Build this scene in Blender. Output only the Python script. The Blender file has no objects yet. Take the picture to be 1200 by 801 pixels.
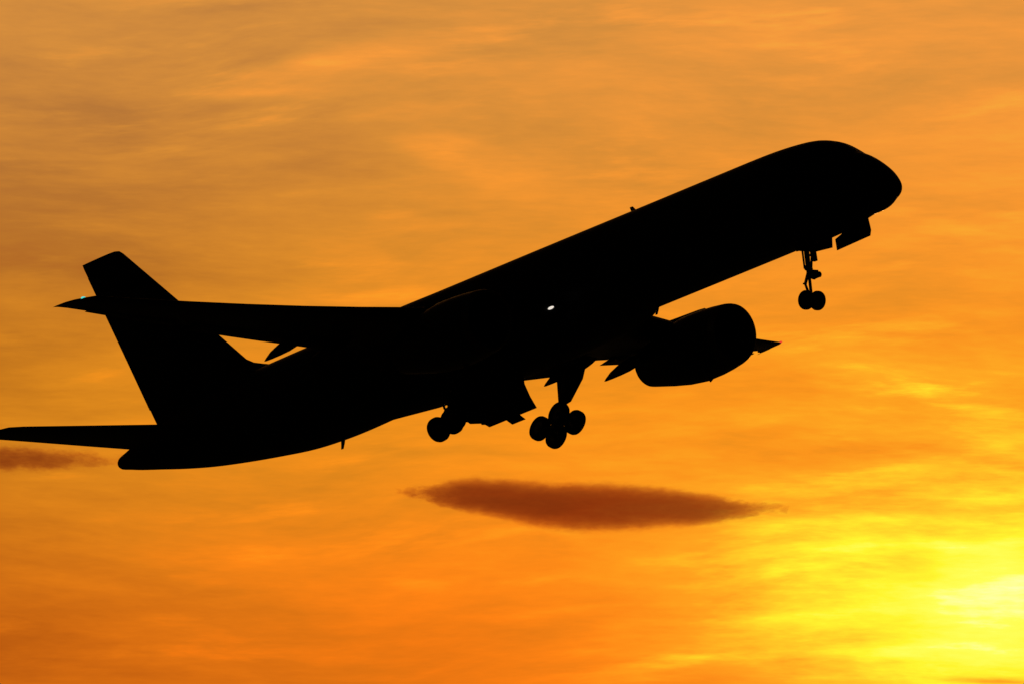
import bpy, bmesh, math, random
from mathutils import Vector, Matrix
R = math.radians
random.seed(4)
sc = bpy.context.scene
col = sc.collection

# ---------------------------------------------------------------- camera
cam_d = bpy.data.cameras.new('camera'); cam = bpy.data.objects.new('camera', cam_d); col.objects.link(cam)
cam.location = (0, 0, 1.7); cam.rotation_euler = (R(94), 0, 0)
cam_d.sensor_width = 36; cam_d.lens = 532.0; cam_d.clip_start = .5; cam_d.clip_end = 200000
sc.camera = cam
SUN_AZ, SUN_EL = 1.95, 3.05            # degrees right of +Y, above the horizon
sc.view_settings.view_transform = 'Standard'; sc.view_settings.look = 'None'
sc.view_settings.exposure = 0; sc.view_settings.gamma = 1
sc.render.engine = 'CYCLES'
sc.cycles.max_bounces = 4; sc.cycles.volume_bounces = 0

# ---------------------------------------------------------------- sky
w = bpy.data.worlds.new('World'); sc.world = w; w.use_nodes = True
nt = w.node_tree; nt.nodes.clear()
def node(t, tree=None, **kw):
    n = (tree or nt).nodes.new(t)
    for k, v in kw.items(): setattr(n, k, v)
    return n
class G:
    """tiny expression helper over shader nodes of one tree"""
    def __init__(s, tree): s.t = tree
    def put(s, sock, v):
        if isinstance(v, (int, float, tuple, list)): sock.default_value = v
        else: s.t.links.new(v, sock)
    def m(s, op, a, b=None, c=None, clamp=False):
        n = s.t.nodes.new('ShaderNodeMath'); n.operation = op; n.use_clamp = clamp
        for i, v in enumerate((a, b, c)):
            if v is not None: s.put(n.inputs[i], v)
        return n.outputs[0]
    def comb(s, x, y, z):
        n = s.t.nodes.new('ShaderNodeCombineXYZ')
        for i, v in enumerate((x, y, z)): s.put(n.inputs[i], v)
        return n.outputs[0]
    def noise(s, vec, scale=1, detail=4, rough=.55, dist=0):
        n = s.t.nodes.new('ShaderNodeTexNoise'); s.put(n.inputs['Vector'], vec)
        n.inputs['Scale'].default_value = scale; n.inputs['Detail'].default_value = detail
        n.inputs['Roughness'].default_value = rough; n.inputs['Distortion'].default_value = dist
        return n.outputs['Fac']
    def ramp(s, f, stops, interp='LINEAR'):
        n = s.t.nodes.new('ShaderNodeValToRGB'); s.put(n.inputs[0], f); cr = n.color_ramp; cr.interpolation = interp
        while len(cr.elements) < len(stops): cr.elements.new(.5)
        for e, (p, c) in zip(cr.elements, stops):
            e.position = p; e.color = tuple(c) + (1,)
        return n.outputs[0]
    def mix(s, f, a, b, kind='MIX'):
        n = s.t.nodes.new('ShaderNodeMix'); n.data_type = 'RGBA'; n.blend_type = kind
        s.put(n.inputs[0], f); s.put(n.inputs[6], a); s.put(n.inputs[7], b)
        return n.outputs[2]
    def smooth(s, x, a, b):
        n = s.t.nodes.new('ShaderNodeMapRange'); n.interpolation_type = 'SMOOTHSTEP'
        s.put(n.inputs[0], x); n.inputs[1].default_value = a; n.inputs[2].default_value = b
        return n.outputs[0]
g = G(nt)
geo = node('ShaderNodeTexCoord'); sep = node('ShaderNodeSeparateXYZ'); nt.links.new(geo.outputs['Generated'], sep.inputs[0])
X, Y, Z = sep.outputs
az = g.m('MULTIPLY', g.m('ARCTAN2', X, Y), 57.29578)
el = g.m('MULTIPLY', g.m('ARCSINE', Z), 57.29578)
# warp so that the cirrus streaks wander a little
wv = g.comb(g.m('MULTIPLY', az, .55), g.m('MULTIPLY', el, 1.1), 3.1)
wob = g.m('MULTIPLY', g.m('SUBTRACT', g.noise(wv, 1, 1, .5), .5), .6)
el_w = g.m('ADD', g.m('ADD', el, wob), g.m('MULTIPLY', az, -.05))
el_v = g.m('ADD', g.m('ADD', el, g.m('MULTIPLY', wob, .35)), g.m('MULTIPLY', az, .03))
# broad glow of the low sun spread through the cloud deck (azimuth, elevation, radius, weight), degrees
GLOW = [(-2.1, 2.5, 0.9, -0.077), (-2.1, 3.5, 0.9, 0.015), (-2.1, 4.5, 0.9, -0.070), (-2.1, 5.5, 0.9, 0.055), (-1.05, 2.5, 0.9, -0.01), (-1.05, 3.5, 0.9, 0.089), (-1.05, 4.5, 0.9, -0.025), (-1.05, 5.5, 0.9, 0.018), (0.0, 2.5, 0.9, 0.045), (0.0, 3.5, 0.9, 0.047), (0.0, 4.5, 0.9, 0.039), (0.0, 5.5, 0.9, 0.018), (1.05, 2.5, 0.9, 0.087), (1.05, 3.5, 0.9, 0.118), (1.05, 4.5, 0.9, -0.006), (1.05, 5.5, 0.9, 0.079), (2.1, 2.5, 0.9, 0.215), (2.1, 3.5, 0.9, 0.055), (2.1, 4.5, 0.9, 0.104), (2.1, 5.5, 0.9, 0.038), (1.9, 3.05, 0.45, 0.242), (1.35, 3.0, 0.42, 0.17), (.95, 3.12, .28, .06), (1.8, 3.62, .3, .03), (2.0, 3.08, .38, .06)]
# brighter or darker wisps: azimuth, elevation, half length, half height, tilt (rise per degree), weight
WISPS = [(-.62, 5.06, .40, .05, .16, .14), (-.98, 4.95, .25, .025, -.02, .11), (-.25, 4.72, .22, .07, -.12, .12),
         (-.02, 4.62, .22, .09, .02, .05), (-.45, 4.86, .3, .03, .1, .04), (1.75, 4.40, .45, .05, -.25, .06),
         (1.75, 3.72, .35, .10, -.35, .05), (1.3, 3.92, .5, .06, -.22, .04), (-1.35, 4.35, .6, .12, .05, -.03),
         (1.45, 3.55, .55, .05, -.05, -.05), (.0, 2.98, .5, .02, .05, .035), (1.2, 3.20, .5, .03, .08, .07),
         (1.45, 2.83, .4, .035, -.02, .06), (.9, 2.72, .4, .05, .12, -.07), (1.85, 2.72, .2, .012, -.02, -.22), (.95, 2.95, .5, .02, .03, .05),
         (-1.2, 3.2, .4, .05, .0, .03), (-.75, 3.9, .6, .05, .05, .03), (-1.9, 4.3, .5, .1, -.05, -.05)]
t = .40
terms = []
for a0, e0, s0, wt in GLOW:
    da = g.m('MULTIPLY', g.m('SUBTRACT', az, a0), 1 / s0); de = g.m('MULTIPLY', g.m('SUBTRACT', el, e0), 1 / s0)
    r2 = g.m('ADD', g.m('MULTIPLY', da, da), g.m('MULTIPLY', de, de))
    terms.append(g.m('MULTIPLY', g.m('POWER', 2.71828, g.m('MULTIPLY', r2, -1)), wt))
tw = g.m('ADD', el, g.m('MULTIPLY', wob, .18))
rag = g.noise(g.comb(g.m('MULTIPLY', az, 3), g.m('MULTIPLY', el, 17), 7.7), 1, 5, .62, 0)
rag = g.m('ADD', .25, g.m('MULTIPLY', rag, 1.5))
for a0, e0, la, le, k, wt in WISPS:
    x = g.m('SUBTRACT', az, a0)
    da = g.m('MULTIPLY', x, 1 / la); de = g.m('MULTIPLY', g.m('SUBTRACT', g.m('SUBTRACT', tw, e0), g.m('MULTIPLY', x, k)), 1 / le)
    r2 = g.m('ADD', g.m('MULTIPLY', da, da), g.m('MULTIPLY', de, de))
    terms.append(g.m('MULTIPLY', g.m('MULTIPLY', g.m('POWER', 2.71828, g.m('MULTIPLY', r2, -1)), wt), rag))
for x in terms: t = g.m('ADD', x, t)
glow_t = t
# streaks of thin cloud at three scales; contrast grows towards the sun
n1 = g.noise(g.comb(g.m('MULTIPLY', az, .9), g.m('MULTIPLY', el_w, 5.0), 0), 1, 5, .55, 0)
n2 = g.noise(g.comb(g.m('MULTIPLY', az, 2.9), g.m('MULTIPLY', el_v, 15), 5), 1, 6, .62, 0)
n3 = g.noise(g.comb(g.m('MULTIPLY', az, 9), g.m('MULTIPLY', el, 60), 9), 1, 3, .6, 0)
amp = g.m('ADD', .85, g.m('MULTIPLY', g.smooth(glow_t, .5, .7), 1.0))
amp = g.m('SUBTRACT', amp, g.m('MULTIPLY', g.smooth(glow_t, .82, 1.0), 1.0))
s = g.m('ADD', g.m('MULTIPLY', g.m('SUBTRACT', n1, .5), .26), g.m('MULTIPLY', g.m('SUBTRACT', n2, .5), .15))
s = g.m('ADD', s, g.m('MULTIPLY', g.m('SUBTRACT', n3, .5), .05))
# thin bright filaments, slightly tilted, only here and there
fz = g.noise(g.comb(g.m('MULTIPLY', az, 1.4), g.m('MULTIPLY', g.m('ADD', el_v, g.m('MULTIPLY', az, -.10)), 9), 21), 1, 5, .6, 0)
fm = g.noise(g.comb(g.m('MULTIPLY', az, 1.1), g.m('MULTIPLY', el, 2.6), 33), 1, 2, .5, 0)
s = g.m('ADD', s, g.m('MULTIPLY', g.m('MULTIPLY', g.smooth(fz, .48, .75), g.smooth(fm, .42, .62)), g.m('SUBTRACT', .12, g.m('MULTIPLY', g.smooth(glow_t, .6, .85), .09))))
t = g.m('ADD', glow_t, g.m('MULTIPLY', s, amp), clamp=True)
skycol = g.ramp(t, [(0, (.20, .035, .008)), (.20, (.38, .09, .008)), (.33, (.50, .16, .010)), (.45, (.72, .245, .012)),
                    (.55, (.97, .30, .012)), (.65, (1.0, .40, .016)), (.76, (1.0, .62, .022)), (.87, (1.0, .92, .03)), (.94, (1, 1, .10)), (1, (1, 1, .50))])
# paler, less saturated towards the top, redder low on the left
hi = g.smooth(el, 3.7, 5.4)
skycol = g.mix(hi, skycol, (.94, .95, .9, 1), 'MULTIPLY')
skycol = g.mix(hi, skycol, (.0, .040, .038, 1), 'ADD')
lo = g.m('MULTIPLY', g.smooth(el, 3.75, 2.75), g.smooth(az, 1.5, -.4))
skycol = g.mix(lo, skycol, (1.04, .69, .5, 1), 'MULTIPLY')
# far from the sun the clear dusk sky takes over
sun_dir = Vector((math.sin(R(SUN_AZ)) * math.cos(R(SUN_EL)), math.cos(R(SUN_AZ)) * math.cos(R(SUN_EL)), math.sin(R(SUN_EL))))
dt = node('ShaderNodeVectorMath', operation='DOT_PRODUCT'); nt.links.new(geo.outputs['Generated'], dt.inputs[0]); dt.inputs[1].default_value = sun_dir
near = g.smooth(dt.outputs['Value'], math.cos(R(24)), math.cos(R(5)))
sky = node('ShaderNodeTexSky', sky_type='NISHITA'); sky.sun_disc = False
sky.sun_elevation = R(SUN_EL); sky.sun_rotation = R(SUN_AZ); sky.air_density = 2; sky.dust_density = 4
dusk = g.mix(1, sky.outputs[0], (.05, .028, .02, 1), 'MULTIPLY')
b1 = node('ShaderNodeBackground'); b2 = node('ShaderNodeBackground'); ms = node('ShaderNodeMixShader'); out = node('ShaderNodeOutputWorld')
nt.links.new(dusk, b1.inputs[0]); b1.inputs[1].default_value = .08
nt.links.new(skycol, b2.inputs[0]); b2.inputs[1].default_value = 1.0
nt.links.new(near, ms.inputs[0]); nt.links.new(b1.outputs[0], ms.inputs[1]); nt.links.new(b2.outputs[0], ms.inputs[2])
nt.links.new(ms.outputs[0], out.inputs[0])

# ---------------------------------------------------------------- sun (behind the cloud deck)
sd = bpy.data.lights.new('sun', 'SUN'); so = bpy.data.objects.new('sun', sd); col.objects.link(so)
sd.energy = 2.0; sd.angle = R(.5); sd.color = (1, .5, .16)
so.rotation_euler = (-sun_dir).to_track_quat('-Z', 'Y').to_euler()

# ---------------------------------------------------------------- helpers
def link(name, bm, mat, parent=None, smooth=True):
    bmesh.ops.recalc_face_normals(bm, faces=bm.faces)
    me = bpy.data.meshes.new(name); bm.to_mesh(me); bm.free()
    o = bpy.data.objects.new(name, me); col.objects.link(o)
    me.materials.append(mat)
    if smooth:
        me.shade_smooth()
        try: me.set_sharp_from_angle(angle=R(40))
        except Exception: pass
    if parent: o.parent = parent
    return o
def new(): return bmesh.new()
S0 = 22.0
def P(s, y, z):
    """station behind the nose, metres to starboard, metres up -> body axes (X forward, Y port, Z up)"""
    return Vector((S0 - s, -y, z))
def loft(bm, loops, cap=True):
    rings = [[bm.verts.new(p) for p in lp] for lp in loops]
    n = len(rings[0])
    for a, b in zip(rings, rings[1:]):
        for i in range(n):
            bm.faces.new((a[i], a[(i + 1) % n], b[(i + 1) % n], b[i]))
    if cap:
        bm.faces.new(rings[0][::-1]); bm.faces.new(rings[-1])
    return rings
def tube(bm, a, b, r1, r2=None, n=14):
    a, b = Vector(a), Vector(b); r2 = r1 if r2 is None else r2
    q = (b - a).to_track_quat('Z', 'Y').to_matrix()
    L = []
    for p, r in ((a, r1), (b, r2)):
        L.append([p + q @ Vector((r * math.cos(2 * math.pi * i / n), r * math.sin(2 * math.pi * i / n), 0)) for i in range(n)])
    loft(bm, L)
def box(bm, c, sz, rot=None):
    m = Matrix.Translation(Vector(c)) @ (rot.to_4x4() if rot else Matrix()) @ Matrix.Diagonal((*sz, 1))
    bmesh.ops.create_cube(bm, size=1, matrix=m)
def plate(bm, pts, thick):
    """solid slab from a (planar-ish) outline of 3D points"""
    pts = [Vector(p) for p in pts]; nrm = Vector((0, 0, 0))
    for i in range(1, len(pts) - 1): nrm += (pts[i] - pts[0]).cross(pts[i + 1] - pts[0])
    nrm.normalize()
    loft(bm, [[p + nrm * thick / 2 for p in pts], [p - nrm * thick / 2 for p in pts]])
def lathe(bm, o, axis, prof, n=40):
    """prof: (distance along axis, radius) rings, open surface"""
    axis = Vector(axis).normalized(); q = axis.to_track_quat('Z', 'Y').to_matrix(); o = Vector(o)
    L = [[o + axis * d + q @ Vector((r * math.cos(2 * math.pi * i / n), r * math.sin(2 * math.pi * i / n), 0)) for i in range(n)] for d, r in prof]
    loft(bm, L, cap=False)
def sect(xle, chord, tc, cam_=.012, n=14):
    """airfoil loop: list of (x behind leading edge, offset), chordwise"""
    up, dn = [], []
    for i in range(n + 1):
        x = .5 * (1 - math.cos(math.pi * i / n))
        yt = 5 * tc * (.2969 * math.sqrt(x) - .126 * x - .3516 * x * x + .2843 * x ** 3 - .1030 * x ** 4)
        yc = cam_ * 4 * x * (1 - x)
        up.append((xle + x * chord, (yc + yt) * chord)); dn.append((xle + x * chord, (yc - yt) * chord))
    return up + dn[-1:0:-1]

def paint(name, base, rough=.5, metal=0.0, scale=3.0, var=.25, spec=.25, coat=0):
    m = bpy.data.materials.new(name); m.use_nodes = True; t_ = m.node_tree; h = G(t_)
    b = t_.nodes['Principled BSDF']
    tc = t_.nodes.new('ShaderNodeTexCoord')
    nz = h.noise(tc.outputs['Object'], scale, 5, .6)
    c0 = tuple(x * (1 - var) for x in base) + (1,); c1 = tuple(min(1, x * (1 + var)) for x in base) + (1,)
    t_.links.new(h.mix(nz, c0, c1), b.inputs['Base Color'])
    h.put(b.inputs['Roughness'], h.m('ADD', rough - .06, h.m('MULTIPLY', nz, .12)))
    b.inputs['Metallic'].default_value = metal; b.inputs['Specular IOR Level'].default_value = spec
    return m
M = dict(
    body=paint('dark_fuselage_paint', (.022, .024, .032), .5, spec=.1),
    wing=paint('grey_wing_paint', (.030, .031, .033), .55, spec=.1),
    fair=paint('belly_paint', (.03, .03, .034), .6, spec=.06),
    cowl=paint('cowl_paint', (.022, .024, .032), .45, spec=.25),
    lip=paint('bare_metal_lip', (.10, .10, .10), .45, .6, spec=.2),
    hot=paint('exhaust_metal', (.05, .045, .04), .5, .7),
    gear=paint('gear_steel', (.05, .05, .052), .5, .2),
    tyre=paint('rubber_tyre', (.012, .012, .012), .85, scale=9, spec=.1),
    hub=paint('wheel_hub_metal', (.06, .06, .06), .55, .3),
    glass=paint('cockpit_glass', (.008, .008, .01), .25, var=.1),
    inner=paint('bay_primer', (.03, .035, .02), .7, spec=.1))
def lampmat(name, c, e):
    m = bpy.data.materials.new(name); m.use_nodes = True; b = m.node_tree.nodes['Principled BSDF']
    b.inputs['Base Color'].default_value = (.05, .05, .05, 1)
    b.inputs['Emission Color'].default_value = (*c, 1); b.inputs['Emission Strength'].default_value = e
    return m

# ---------------------------------------------------------------- ground
gm = paint('dry_airfield_grass', (.05, .055, .025), .95, scale=.02, var=.5, spec=.05)
bm = new(); bmesh.ops.create_grid(bm, x_segments=24, y_segments=24, size=60000)
gr = link('ground', bm, gm, smooth=False); gr['kind'] = 'structure'; gr.location = (0, 0, 0)

# ---------------------------------------------------------------- airliner
jet = bpy.data.objects.new('airliner', None); col.objects.link(jet)
jet.location = (0.411, 598.486, 44.309)
jet.rotation_euler = (R(.353), R(-12.409), R(-48.407))
jet['label'] = 'dark twin-engine passenger jet climbing nose up with its landing gear still out'
jet['category'] = 'airplane'

# fuselage stations: s, centre z, half width, half height
FUS = [(-.22, -.62, .02, .02), (-.19, -.62, .15, .14), (-.08, -.59, .32, .29), (.12, -.53, .52, .49), (.45, -.39, .76, .72), (.9, -.27, 1.00, 1.00), (1.35, -.12, 1.18, 1.18),
       (1.75, .0, 1.30, 1.29), (2.05, .10, 1.40, 1.42), (2.5, .23, 1.50, 1.61), (3.0, .33, 1.59, 1.74), (3.6, .41, 1.68, 1.84), (4.4, .46, 1.76, 1.90),
       (5.4, .49, 1.81, 1.94), (6.6, .50, 1.84, 1.96), (9, .50, 1.84, 1.965), (14, .50, 1.84, 1.965), (20, .5, 1.84, 1.97), (26, .5, 1.84, 1.96), (28, .48, 1.84, 1.99),
       (31.5, .41, 1.83, 2.05), (33.5, .39, 1.80, 2.05), (35.5, .43, 1.73, 1.99), (37.5, .54, 1.60, 1.85), (39.5, .66, 1.40, 1.67), (41.5, .76, 1.15, 1.42),
       (43.2, .84, .92, 1.13), (44.6, .90, .70, .84), (45.8, .92, .48, .56), (46.5, .94, .33, .38), (46.95, .95, .23, .26), (47.08, .95, .16, .18)]
def _cr(L, sub=4):
    out = []
    for i in range(len(L) - 1):
        p0, p1, p2, p3 = L[max(i - 1, 0)], L[i], L[i + 1], L[min(i + 2, len(L) - 1)]
        for j in range(sub):
            t_ = j / sub; row = []
            for k in range(4):
                m1 = 0 if p2[0] == p0[0] else (p2[k] - p0[k]) / (p2[0] - p0[0]) * (p2[0] - p1[0])
                m2 = 0 if p3[0] == p1[0] else (p3[k] - p1[k]) / (p3[0] - p1[0]) * (p2[0] - p1[0])
                row.append((2*t_**3 - 3*t_*t_ + 1) * p1[k] + (t_**3 - 2*t_*t_ + t_) * m1 + (-2*t_**3 + 3*t_*t_) * p2[k] + (t_**3 - t_*t_) * m2)
            out.append(tuple(row))
    return out + [L[-1]]
FUS = FUS[:1] + _cr(FUS[1:])
def fus(s):
    for a, b in zip(FUS, FUS[1:]):
        if a[0] <= s <= b[0]:
            k = (s - a[0]) / (b[0] - a[0]); return [a[i] + (b[i] - a[i]) * k for i in (1, 2, 3)]
def fpt(s, ang, off=0):
    """point on the skin; ang from the top, positive to starboard"""
    zc, hw, hh = fus(s); return P(s, (hw + off) * math.sin(ang), zc + (hh + off) * math.cos(ang))
bm = new(); N = 64
loft(bm, [[P(s, hw * math.sin(2 * math.pi * i / N), zc + hh * math.cos(2 * math.pi * i / N)) for i in range(N)] for s, zc, hw, hh in FUS])
fuselage = link('fuselage', bm, M['body'], jet)
# windshield panes
for sd_ in (-1, 1):
    for a0, a1, s0, s1, s2, s3 in ((.05, .55, 1.75, 1.95, 2.45, 2.35), (.60, .98, 1.85, 2.15, 2.85, 2.55), (1.02, 1.30, 2.15, 2.5, 3.1, 2.95)):
        bm = new()
        vs = [bm.verts.new(fpt(s, sd_ * a, .012)) for s, a in ((s0, a0), (s1, a1), (s2, a1), (s3, a0))]
        bm.faces.new(vs); link('cockpit_window', bm, M['glass'], fuselage, False)
# wing-to-body fairing
bm = new(); fl = []
for s, hw, zb in ((14.6, .5, -1.45), (15.6, 1.35, -1.62), (17.5, 1.72, -1.85), (20, 1.78, -1.98), (24, 1.78, -1.95), (26, 1.7, -1.88), (28.3, 1.45, -1.80), (31.2, .5, -1.62)):
    fl.append([P(s, hw * math.copysign(abs(math.sin(a)) ** .8, math.sin(a)), -.9 + (zb + .9) * (abs(math.cos(a)) ** .8 if math.cos(a) < 0 else -.15 * math.cos(a)) )
               for a in [2 * math.pi * i / 32 for i in range(32)]])
loft(bm, fl); link('wing_root_fairing', bm, M['fair'], jet)
def blade(name, s, up, h, c, sweep, parent, z0=None):
    zc, hw, hh = fus(s); z = zc + up * hh; z0 = z if z0 is None else z0
    bm = new(); L = []
    for k in (-.06 / h, .5, 1):
        cc = c * (1 - .45 * max(k, 0)); xo = sweep * max(k, 0)
        L.append([P(s + x + xo, yy, z0 + up * k * h) for x, yy in ((0, 0), (cc * .4, .03), (cc, 0), (cc * .4, -.03))])
    loft(bm, L); return link(name, bm, M['body'], parent)
blade('antenna', 14.45, 1, .26, .34, .24, fuselage)
blade('antenna', 10.6, 1, .06, .5, .2, fuselage)
blade('antenna', 33.3, -1, .38, .30, .22, fuselage)
blade('antenna', 14.0, -1, .34, .26, .22, fuselage)

# ----- wings
SIDE = [1]
def wz(y): return -.79 + .0875 * (y - 2) + (.86 if SIDE[0] > 0 else .46) * (abs(y - 2) / 17) ** 2   # the near wing rides a little higher
def wle(y): return 16.6 + .52 * y
def wte(y): return 25.1 + .0 * y if y < 7 else 25.1 + (y - 7) * .25
def wsec(sd_, y, x0=0, x1=1, le=None, te=None, tc=None, dz=0):
    le = wle(y) if le is None else le; te = wte(y) if te is None else te; c = te - le
    tc = (.135 - .035 * min(1, (y - 1.5) / 9)) if tc is None else tc
    tw = R(3.0 - 5.5 * (y / 19))
    return [P(x, sd_ * y, wz(y) + dz + o - math.sin(tw) * (x - le - .25 * c)) for x, o in sect(le, c, tc)]
def flap_loops(sd_, ys, frac, ang, ext):
    """trailing-edge surface: own thin airfoil set at the wing's trailing edge"""
    L = []
    for y in ys:
        c = wte(y) - wle(y); ch = c * frac if y > 7 else (wte(7) - wle(7)) * frac * 1.15
        te = wte(y); x0 = te - ch * .62; tw = R(3.0 - 5.5 * (y / 19)); z0 = wz(y) - math.sin(tw) * (x0 - wle(y) - .25 * c) - .03 * c * .35
        L.append([P(x0 + x * math.cos(ang) + o * math.sin(ang) + ext, sd_ * y, z0 - x * math.sin(ang) + o * math.cos(ang)) for x, o in sect(0, ch, .11, 0)])
    return L
def fairing(sd_, y, parent, L0=3.2, tail=1.5):
    te = wte(y); c = te - wle(y); zt = wz(y) - .06 * c * .6
    bm = new(); L = []
    s0 = te - (L0 - tail)
    for k, r, dz in ((0, .02, -.12), (.12, .12, -.16), (.3, .19, -.22), (.5, .21, -.28), (.68, .18, -.34), (.85, .12, -.42), (.96, .05, -.50), (1, .01, -.53)):
        L.append([P(s0 + k * L0, sd_ * y + r * .75 * math.cos(a), zt + dz + r * 1.25 * math.sin(a)) for a in [2 * math.pi * i / 16 for i in range(16)]])
    loft(bm, L); return link('flap_track_fairing', bm, M['wing'], parent)
for sd_ in (1, -1):
    SIDE[0] = sd_; bm = new(); tt = .14 if sd_ > 0 else -.6
    ys = [1.2, 2, 3, 4.5, 6, 7, 9, 11, 13, 15, 16.5, 17.6, 18.3]
    k = 1 if sd_ > 0 else .955
    L = [wsec(sd_, y * k, te=wte(y * k) + tt * max(0, (y - 14) / 4.5)) for y in ys]
    # raked rounded tip
    for y, le, te in ((18.55, 26.5, 28.0), (18.7, 26.85, 28.05), (18.8, 27.25, 28.1), (18.86, 27.75, 28.14)):
        L.append(wsec(sd_, y * k, le=le, te=te + tt, tc=.07))
    loft(bm, L); wing = link('wing', bm, M['wing'], jet)
    for a, b in ((2.1, 5.9), (7.2, 13.3)):
        bm = new(); loft(bm, flap_loops(sd_, [a + (b - a) * i / 6 for i in range(7)], .24, R(4 if a > 6 else 14), .04)); link('flap', bm, M['wing'], wing)
    bm = new(); loft(bm, flap_loops(sd_, [14 + (17.6 - 14) * i / 5 for i in range(6)], .2, R(2), -.02)); link('aileron', bm, M['wing'], wing)
    for y in (4.4, 7.75 if sd_ > 0 else 7.95, 9.55 if sd_ > 0 else 10.9): fairing(sd_, y, wing, 3.0 if y < 10 else 2.6, (1.1 if sd_ > 0 else .93) if y < 10 else 1.0)
    # lights
    bm = new(); lp = P(26.78, 18.55, wz(18.6) + .0) if sd_ > 0 else wsec(sd_, 18.2 * k)[0]
    bmesh.ops.create_icosphere(bm, subdivisions=2, radius=.08 if sd_ > 0 else .05, matrix=Matrix.Translation(lp + Vector((.03, 0, .03))) @ Matrix.Diagonal((1, 1.5, .8, 1)))
    nl = link('navigation_light', bm, lampmat('green_lamp', (.10, .85, .75), .9) if sd_ > 0 else lampmat('red_lamp', (.9, .06, .03), 1.0), wing)
    nl['label'] = 'green wingtip navigation light' if sd_ > 0 else 'red wingtip navigation light'
    if sd_ > 0:
        bm = new(); lp = P(wle(2.3) - .02, 2.3, wz(2.3) + .1)
        bmesh.ops.create_icosphere(bm, subdivisions=3, radius=.08, matrix=Matrix.Translation(lp) @ Matrix.Rotation(R(20), 4, 'X') @ Matrix.Diagonal((.8, 2.1, .7, 1)))
        ll = link('landing_light', bm, lampmat('white_lamp', (1, .90, .78), .85), wing); ll['label'] = 'lit white landing light at wing root'
    # ----- engine
    eo = P(16.84, sd_ * 6.5, -1.575); ax = Vector((-1, 0, 0.0))
    eng = bpy.data.objects.new('engine', None); col.objects.link(eng); eng.parent = jet; eng.location = eo
    def ering(prof, name, mat, n=48, sc_=0):
        bm = new(); lathe(bm, (0, 0, 0), ax, prof, n)
        for v in bm.verts:                      # the intake face leans back at the bottom
            v.co.x += .14 * v.co.z * max(0, 1 + v.co.x / 1.6) if v.co.x > -1.6 else 0
        return link(name, bm, mat, eng)
    ering([(.04, 1.08), (.0, 1.14), (.02, 1.17), (.12, 1.21), (.30, 1.25)], 'intake_lip', M['lip'], 48, .3)
    ering([(.04, 1.08), (.3, 1.03), (.9, 1.07), (1.3, 1.10)], 'intake_duct', M['inner'])
    ering([(.30, 1.25), (.8, 1.31), (1.5, 1.36), (2.3, 1.37), (3.1, 1.27), (4.0, 1.08), (5.0, .83), (5.2, .77), (5.18, .73), (4.6, .80)], 'cowling', M['cowl'])
    ering([(3.8, .70), (4.4, .50), (4.9, .34), (5.1, .10), (5.12, .01)], 'exhaust_cone', M['hot'])
    bm = new()
    for i in range(24):
        a = 2 * math.pi * i / 24
        L = []
        for r, tw in ((.3, .9), (.7, .6), (1.08, .35)):
            cdir = Vector((math.sin(tw), -math.sin(a) * math.cos(tw), math.cos(a) * math.cos(tw)))
            ctr = Vector((-1.15, math.cos(a) * r, math.sin(a) * r)); nn = cdir.cross(Vector((0, math.cos(a), math.sin(a))))
            L.append([ctr + cdir * .13, ctr + nn * .012, ctr - cdir * .13, ctr - nn * .012])
        loft(bm, L)
    lathe(bm, (0, 0, 0), ax, [(.62, .01), (.75, .12), (1.0, .26), (1.3, .34)], 24)
    lathe(bm, (0, 0, 0), ax, [(1.5, .3), (1.5, 1.1)], 24)
    link('fan', bm, M['hot'], eng)
    # pylon: from cowl top up into the wing
    bm = new(); L = []
    for z, a, b, th in ((1.0, .8, 5.4, .17), (1.45, 1.5, 6.4, .17), (1.48, 2.9, 6.9, .15), (1.52, 3.9, 6.6, .12)):
        L.append([Vector((-(a + (b - a) * x), th * y, z)) for x, y in ((0, 0), (.06, .5), (.3, 1), (.7, .8), (1, 0), (.7, -.8), (.3, -1), (.06, -.5))])
    loft(bm, L); link('pylon', bm, M['cowl'], eng)
    for zz, xx in ((-1.40, -1.5),):
        bm = new(); plate(bm, [(xx, .02, zz + .06), (xx - .34, .02, zz - .10), (xx - .42, .02, zz + .07)], .05); link('drain_mast', bm, M['cowl'], eng)

# ----- tail
def sym(le, te, tc, n=10):
    c = te - le; a = sect(le, c, tc, 0, n); return a
bm = new(); L = []
for z, le, te in ((1.2, 36.1, 44.2), (2.45, 37.1, 44.72), (2.62, 37.6, 44.79), (2.8, 38.1, 44.86), (3.05, 38.52, 44.96), (4.32, 39.82, 45.49), (6.4, 42.0, 46.35), (8.6, 44.3, 47.27), (9.3, 45.03, 47.57), (9.46, 45.25, 47.62), (9.52, 45.5, 47.64)):
    L.append([P(x, o, z) for x, o in sym(le, te, .10 if z < 9.4 else .06)])
loft(bm, L); fin = link('tail_fin', bm, M['body'], jet)
bm = new(); L = []
for z, a, b in ((2.6, 42.9, 44.82), (5, 44.2, 45.80), (8.9, 46.4, 47.42)):
    L.append([P(x, o, z) for x, o in sect(a, b - a, .13, 0, 8)])
loft(bm, L); link('rudder', bm, M['body'], fin)
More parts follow.
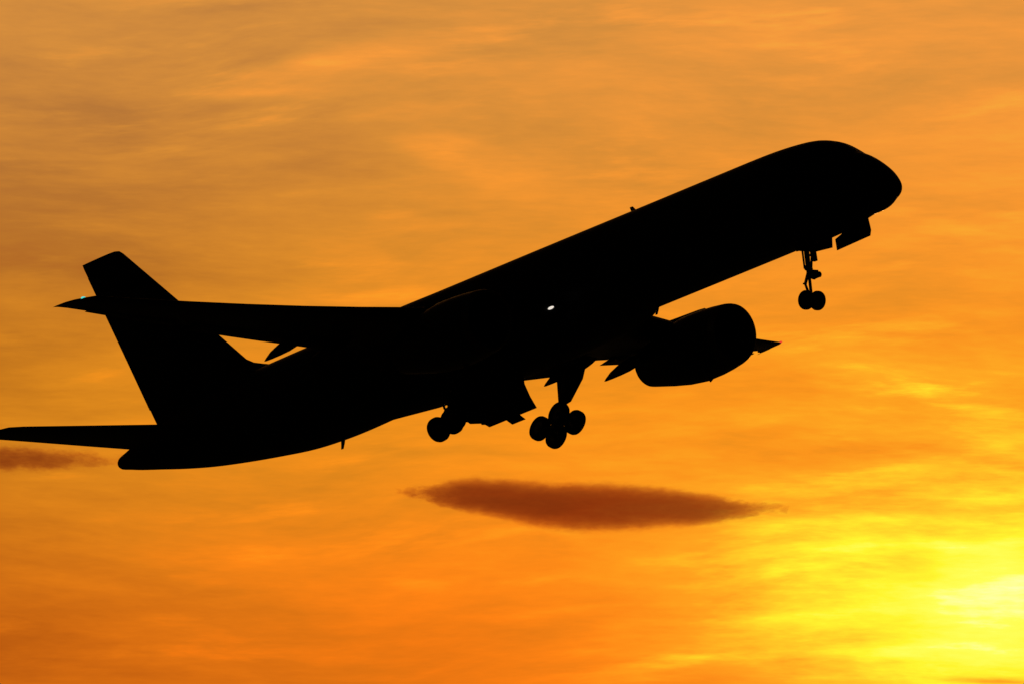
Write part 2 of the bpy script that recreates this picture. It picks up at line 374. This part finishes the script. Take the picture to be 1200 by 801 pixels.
for sd_ in (1, -1):
    bm = new(); L = []
    for y, le, te in ((.3, 40.5, 44.6), (1, 40.93, 44.82), (3, 42.16, 45.4), (5.5, 43.70, 46.1), (7.0, 44.62, 46.54), (7.4, 44.95, 46.66), (7.58, 45.4, 46.68), (7.62, 45.9, 46.72)):
        L.append([P(x, sd_ * y, .79 + .115 * y + o) for x, o in sym(le, te, .095)])
    loft(bm, L); stab = link('horizontal_stabilizer', bm, M['wing'], jet)
    bm = new(); L = []
    for y, le, te in ((1.3, 43.6, 44.83), (4, 44.55, 45.58), (6.9, 45.6, 46.41)):
        L.append([P(x, sd_ * y, .79 + .115 * y + o) for x, o in sect(le, te - le, .14, 0, 8)])
    loft(bm, L); link('elevator', bm, M['wing'], stab)

# ----- wheels
def wheel(center, axis, r, wd, parent):
    axis = Vector(axis).normalized(); c = Vector(center)
    bm = new(); h = wd / 2
    prof = [(-h * .75, r * .52), (-h * .95, r * .66), (-h, r * .80), (-h * .86, r * .93), (-h * .5, r * .99), (0, r), (h * .5, r * .99), (h * .86, r * .93), (h, r * .80), (h * .95, r * .66), (h * .75, r * .52)]
    lathe(bm, c, axis, prof, 36); o = link('wheel', bm, M['tyre'], parent)
    bm = new(); tube(bm, c - axis * h * .62, c + axis * h * .62, r * .54, r * .54, 24)
    tube(bm, c - axis * h * .9, c + axis * h * .9, r * .2, r * .2, 12)
    # hub joined to the tyre's own mesh
    me = o.data; b2_ = bmesh.new(); b2_.from_mesh(me); tmp = bpy.data.meshes.new('hub'); bm.to_mesh(tmp); bm.free()
    k = len(b2_.faces); b2_.from_mesh(tmp); b2_.faces.ensure_lookup_table()
    me.materials.append(M['hub'])
    for f in b2_.faces[k:]: f.material_index = 1
    b2_.to_mesh(me); b2_.free(); bpy.data.meshes.remove(tmp)
    return o

# ----- nose gear
def empty(name, loc, parent):
    o = bpy.data.objects.new(name, None); col.objects.link(o); o.parent = parent; o.location = loc; return o
ng = empty('nose_gear', P(5.45, 0, -1.4), jet)
def Q(ds, y, z): return Vector((-ds, -y, z))          # local to the gear pivot: aft, starboard, up
bm = new()
tube(bm, Q(-.12, 0, .5), Q(-.02, 0, -1.15), .115, .10)
tube(bm, Q(-.02, 0, -1.1), Q(.06, 0, -2.26), .062)
tube(bm, Q(.06, -.33, -2.26), Q(.06, .33, -2.26), .05)
tube(bm, Q(-.1, -.36, -.25), Q(-.1, .36, -.25), .09)
tube(bm, Q(-.16, -.24, -.15), Q(-.08, -.12, -.95), .045)
tube(bm, Q(-.1, .24, -.1), Q(.02, .16, -1.0), .04)
tube(bm, Q(.04, -.15, -1.0), Q(-.1, .15, -1.0), .12)
link('strut', bm, M['gear'], ng)
bm = new()      # torque links at the front-right
plate(bm, [Q(.02, .05, -1.15), Q(.24, .08, -1.55), Q(.18, .08, -1.62), Q(.0, .05, -1.30)], .09)
plate(bm, [Q(.24, .08, -1.52), Q(.12, .05, -2.15), Q(.04, .05, -2.12), Q(.17, .08, -1.58)], .08)
tube(bm, Q(.22, .0, -1.55), Q(.22, .16, -1.55), .035)
link('torque_link', bm, M['gear'], ng)
bm = new()
box(bm, Q(-.26, -.02, -1.3), (.24, .30, .30)); tube(bm, Q(-.30, -.16, -1.32), Q(-.42, -.16, -1.34), .10, .12); tube(bm, Q(-.30, .12, -1.44), Q(-.40, .12, -1.46), .08, .10)
tube(bm, Q(-.02, 0, -1.3), Q(-.28, 0, -1.3), .06)
link('taxi_light', bm, M['gear'], ng)
bm = new()
tube(bm, Q(-.1, -.02, -.35), Q(-1.2, 0, .35), .06); box(bm, Q(-.26, -.16, -.55), (.16, .20, .42)); tube(bm, Q(-.1, 0, -.5), Q(-.26, -.16, -.5), .05)
link('drag_brace', bm, M['gear'], ng)
for y in (-.30, .30): wheel(Q(.06, y, -2.26), (0, 1, 0), .385, .25, ng)
# forward doors stay open ahead of the leg, aft doors beside it
for sd_ in (-1, 1):
    bm = new(); y0 = sd_ * .42
    up = 0 if sd_ < 0 else .22
    plate(bm, [P(2.15, y0, -1.18), P(3.0, y0, -1.28), P(3.5, y0, -1.40), P(4.12, y0, -1.57 + up), P(4.18, y0 + sd_ * .06, -2.0 + up), P(2.24, y0 + sd_ * .06, -1.95 + up), P(2.12, y0 + sd_ * .03, -1.75)], .03)
    link('nose_gear_door', bm, M['body'], jet)
    bm = new()
    plate(bm, [P(4.28, y0, -1.4), P(5.5, y0, -1.4), P(5.5, y0, -1.72), P(4.36, y0, -1.84)], .03); link('nose_gear_door', bm, M['body'], jet)

# ----- main gear: legs already folding inwards, bogie beams tipped nose up
def main_gear(sd_, top, foot, roll, pitch):
    mg = empty('main_gear', P(*top), jet)
    T = lambda s, y, z: Vector((-(s - top[0]), -(y - top[1]), z - top[2]))
    bm = new(); F = T(*foot)
    mid = F * .55
    tube(bm, (0, 0, .3), mid, .19, .17, 20); tube(bm, mid, F, .115, .115, 18)
    tube(bm, mid - Vector((0, 0, .05)), mid + Vector((0, 0, .12)), .22, .22, 20)
    link('strut', bm, M['gear'], mg)
    Rm = Matrix.Rotation(roll, 3, 'X') @ Matrix.Rotation(-pitch, 3, 'Y')
    fw, lt = Rm @ Vector((1, 0, 0)), Rm @ Vector((0, 1, 0))
    bm = new(); tube(bm, F - fw * .66, F + fw * .66, .17, .17, 16)
    for k in (-.57, .57): tube(bm, F + fw * k - lt * .46, F + fw * k + lt * .46, .07, .07)
    tube(bm, F - lt * .2, F + lt * .2, .17, .17)
    link('bogie_beam', bm, M['gear'], mg)
    bm = new()                              # side brace and retraction linkage
    a = Vector((0, 0, -.2)); b = Vector((0, sd_ * 1.3, -.06))
    tube(bm, a, (a + b) / 2, .09); tube(bm, (a + b) / 2, b, .11); tube(bm, b, b + Vector((0, sd_ * .5, .6)), .09)
    link('side_brace', bm, M['gear'], mg)
    bm = new(); tube(bm, mid + Vector((-.18, 0, 0)), (mid + F) / 2 + Vector((-.36, 0, 0)), .05); tube(bm, (mid + F) / 2 + Vector((-.36, 0, 0)), F + Vector((-.14, 0, .1)), .05)
    link('torque_link', bm, M['gear'], mg)
    for k in (-.57, .57):
        for q in (-.43, .43): wheel(F + fw * k + lt * q, lt, .51, .37, mg)
    return mg, T
mgP, TP = main_gear(-1, (23.3, -3.55, -1.1), (24.2, -3.1, -3.49), R(-20), R(15.5))
bm = new()      # leg door hung on the outboard side of the port leg
plate(bm, [TP(22.6, -3.7, -1.25), TP(22.86, -3.58, -1.9), TP(23.36, -3.22, -2.72), TP(23.98, -3.12, -2.85), TP(24.2, -3.45, -1.6), TP(24.1, -3.7, -1.25)], .05)
link('leg_door', bm, M['wing'], mgP)
mgS, TS = main_gear(1, (23.3, 3.55, -1.1), (24.05, 2.57, -3.51), R(24), R(10))
bm = new()
plate(bm, [TS(22.4, 3.75, -1.25), TS(22.7, 3.62, -1.9), TS(23.2, 3.25, -2.55), TS(23.85, 3.15, -2.6), TS(24.1, 3.45, -1.6), TS(24.0, 3.7, -1.25)], .05)
link('leg_door', bm, M['wing'], mgS)
# big body doors hanging open beside the keel
for y, dz, da in ((-.5, 0, 0), (.5, 0, -.3)):
    bm = new()
    o = [(22.95, -1.85), (23.0, -2.2), (22.85, -2.75), (22.62, -3.29), (25.5, -3.30), (25.7, -3.15), (25.9, -3.1), (26.1, -2.5), (26.2, -1.9)]
    if y > 0: o = [(22.2, -1.85), (22.1, -2.6), (22.3, -3.66), (21.9, -4.0), (22.7, -4.0), (23.1, -3.68), (24.4, -3.5), (25.2, -3.3), (26.1, -2.5), (26.2, -1.9)]
    plate(bm, [P(s + da * 0, y + math.copysign(.1 * (-1.85 - z), y), z + dz) for s, z in o], .04)
    link('main_gear_door', bm, M['fair'], jet)

# ---------------------------------------------------------------- clouds
# A cloud is a closed envelope filled with smoke-like density; the density thins towards the
# cloud's own ragged outline (middle height and half thickness given along its length).
def cloud(name, label, prof, cx, cz, dist, depth, dens, tint, nscale, rag, ends, k_edge=(1.05, .60)):
    x0, x1 = prof[0][0], prof[-1][0]
    hmax = max(abs(v) for q in prof for v in q[1:]) * 1.2
    m = bpy.data.materials.new(name); m.use_nodes = True; t_ = m.node_tree; t_.nodes.clear(); h = G(t_)
    tc = t_.nodes.new('ShaderNodeTexCoord'); xx = t_.nodes.new('ShaderNodeSeparateXYZ'); t_.links.new(tc.outputs['Object'], xx.inputs[0])
    x, y, z = xx.outputs
    u = h.m('DIVIDE', h.m('SUBTRACT', x, x0), x1 - x0, clamp=True)
    stops = [((q[0] - x0) / (x1 - x0), ((q[1] + q[2]) / 4 / hmax + .5, (q[1] - q[2]) / 2 / hmax, 0)) for q in prof]
    rp = h.ramp(u, stops); sp = t_.nodes.new('ShaderNodeSeparateColor'); t_.links.new(rp, sp.inputs[0])
    c = h.m('MULTIPLY', h.m('SUBTRACT', sp.outputs[0], .5), 2 * hmax); hh = h.m('MAXIMUM', h.m('MULTIPLY', sp.outputs[1], hmax), .05)
    rz = h.m('ABSOLUTE', h.m('DIVIDE', h.m('SUBTRACT', z, c), hh))
    ry = h.m('POWER', h.m('ABSOLUTE', h.m('DIVIDE', y, depth)), 4)
    rr = h.m('ADD', rz, ry)
    def nz(sc3, det, off):
        mp = t_.nodes.new('ShaderNodeMapping'); mp.inputs['Scale'].default_value = sc3; mp.inputs['Location'].default_value = (off, off, off)
        t_.links.new(tc.outputs['Object'], mp.inputs[0]); return h.m('SUBTRACT', h.noise(mp.outputs[0], 1, det, .62, .2), .5)
    n = h.m('ADD', nz(nscale, 4, 0), h.m('MULTIPLY', nz(tuple(v * 3.2 for v in nscale), 3, 9), .7))
    e = h.m('ADD', h.smooth(x, ends[0], ends[1]), h.smooth(x, ends[2], ends[3]))
    kk = h.m('ADD', rag[0], h.m('MULTIPLY', e, rag[1]))
    f = h.m('ADD', h.m('ADD', rr, h.m('MULTIPLY', n, kk)), h.m('MULTIPLY', e, rag[2]))
    d = h.m('MULTIPLY', h.smooth(f, *k_edge), dens)
    va = t_.nodes.new('ShaderNodeVolumeAbsorption'); va.inputs['Color'].default_value = (*tint, 1); t_.links.new(d, va.inputs['Density'])
    o = t_.nodes.new('ShaderNodeOutputMaterial'); t_.links.new(va.outputs[0], o.inputs['Volume'])
    q = []
    for a, b in zip(prof, prof[1:]):
        for i in range(4): q.append([a[j] + (b[j] - a[j]) * i / 4 for j in range(3)])
    q.append(list(prof[-1]))
    bm = new(); L = []; N_ = 24
    for px, tp, bt in q:
        c_ = (tp + bt) / 2; hf = max((tp - bt) / 2, .15) * 1.15
        L.append([Vector((px, depth * math.copysign(abs(math.cos(2 * math.pi * i / N_)) ** .5, math.cos(2 * math.pi * i / N_)),
                          c_ + hf * math.sin(2 * math.pi * i / N_))) for i in range(N_)])
    loft(bm, L)
    ob = link(name, bm, m, None)
    ob.location = (cx, dist, cz); ob['label'] = label; ob['category'] = 'cloud'; ob['group'] = 'small dark clouds low in the sky'
    return ob
# 6 km away: one photo pixel is about .338 m there
CD = 6000
def prof_px(pts, x0, y0, k=.338): return [((x - x0) * k, (y0 - t_) * k, (y0 - b_) * k) for x, t_, b_ in pts]
def cpos(x0, y0, k=.338): return (x0 - 600) * k, 1.7 + CD * math.tan(R(4)) + (400.5 - y0) * k
x, z = cpos(690, 593)
cloud('dark_cloud', 'long thin dark brown cloud lying below the landing gear',
      prof_px([(462, 570, 590), (478, 565, 592), (500, 562, 597), (530, 562, 599), (560, 562, 601), (590, 563, 608), (620, 565, 615), (650, 566, 621), (680, 566, 623), (710, 567, 623),
               (740, 569, 621), (770, 572, 618), (800, 576, 616), (830, 581, 614), (860, 585, 611), (890, 588, 607), (925, 591, 602)], 690, 593),
      x, z, CD, 55, .022, (.40, .05, .5), (.11, .015, .5), (.50, 1.9, 1.05), (-44, -80, 40, 90), (1.05, .72))
x, z = cpos(40, 539)
cloud('dark_cloud', 'faint dark ragged wisp of cloud below the tail at left edge',
      prof_px([(-70, 524, 550), (-30, 523, 552), (0, 523, 552), (30, 524, 552), (60, 525, 552), (90, 527, 551), (120, 528, 550), (150, 531, 546)], 40, 539),
      x, z, CD, 45, .019, (.45, .1, .5), (.11, .012, .65), (2.0, .6, .8), (-60, -80, -8, 48), (1.0, .50))
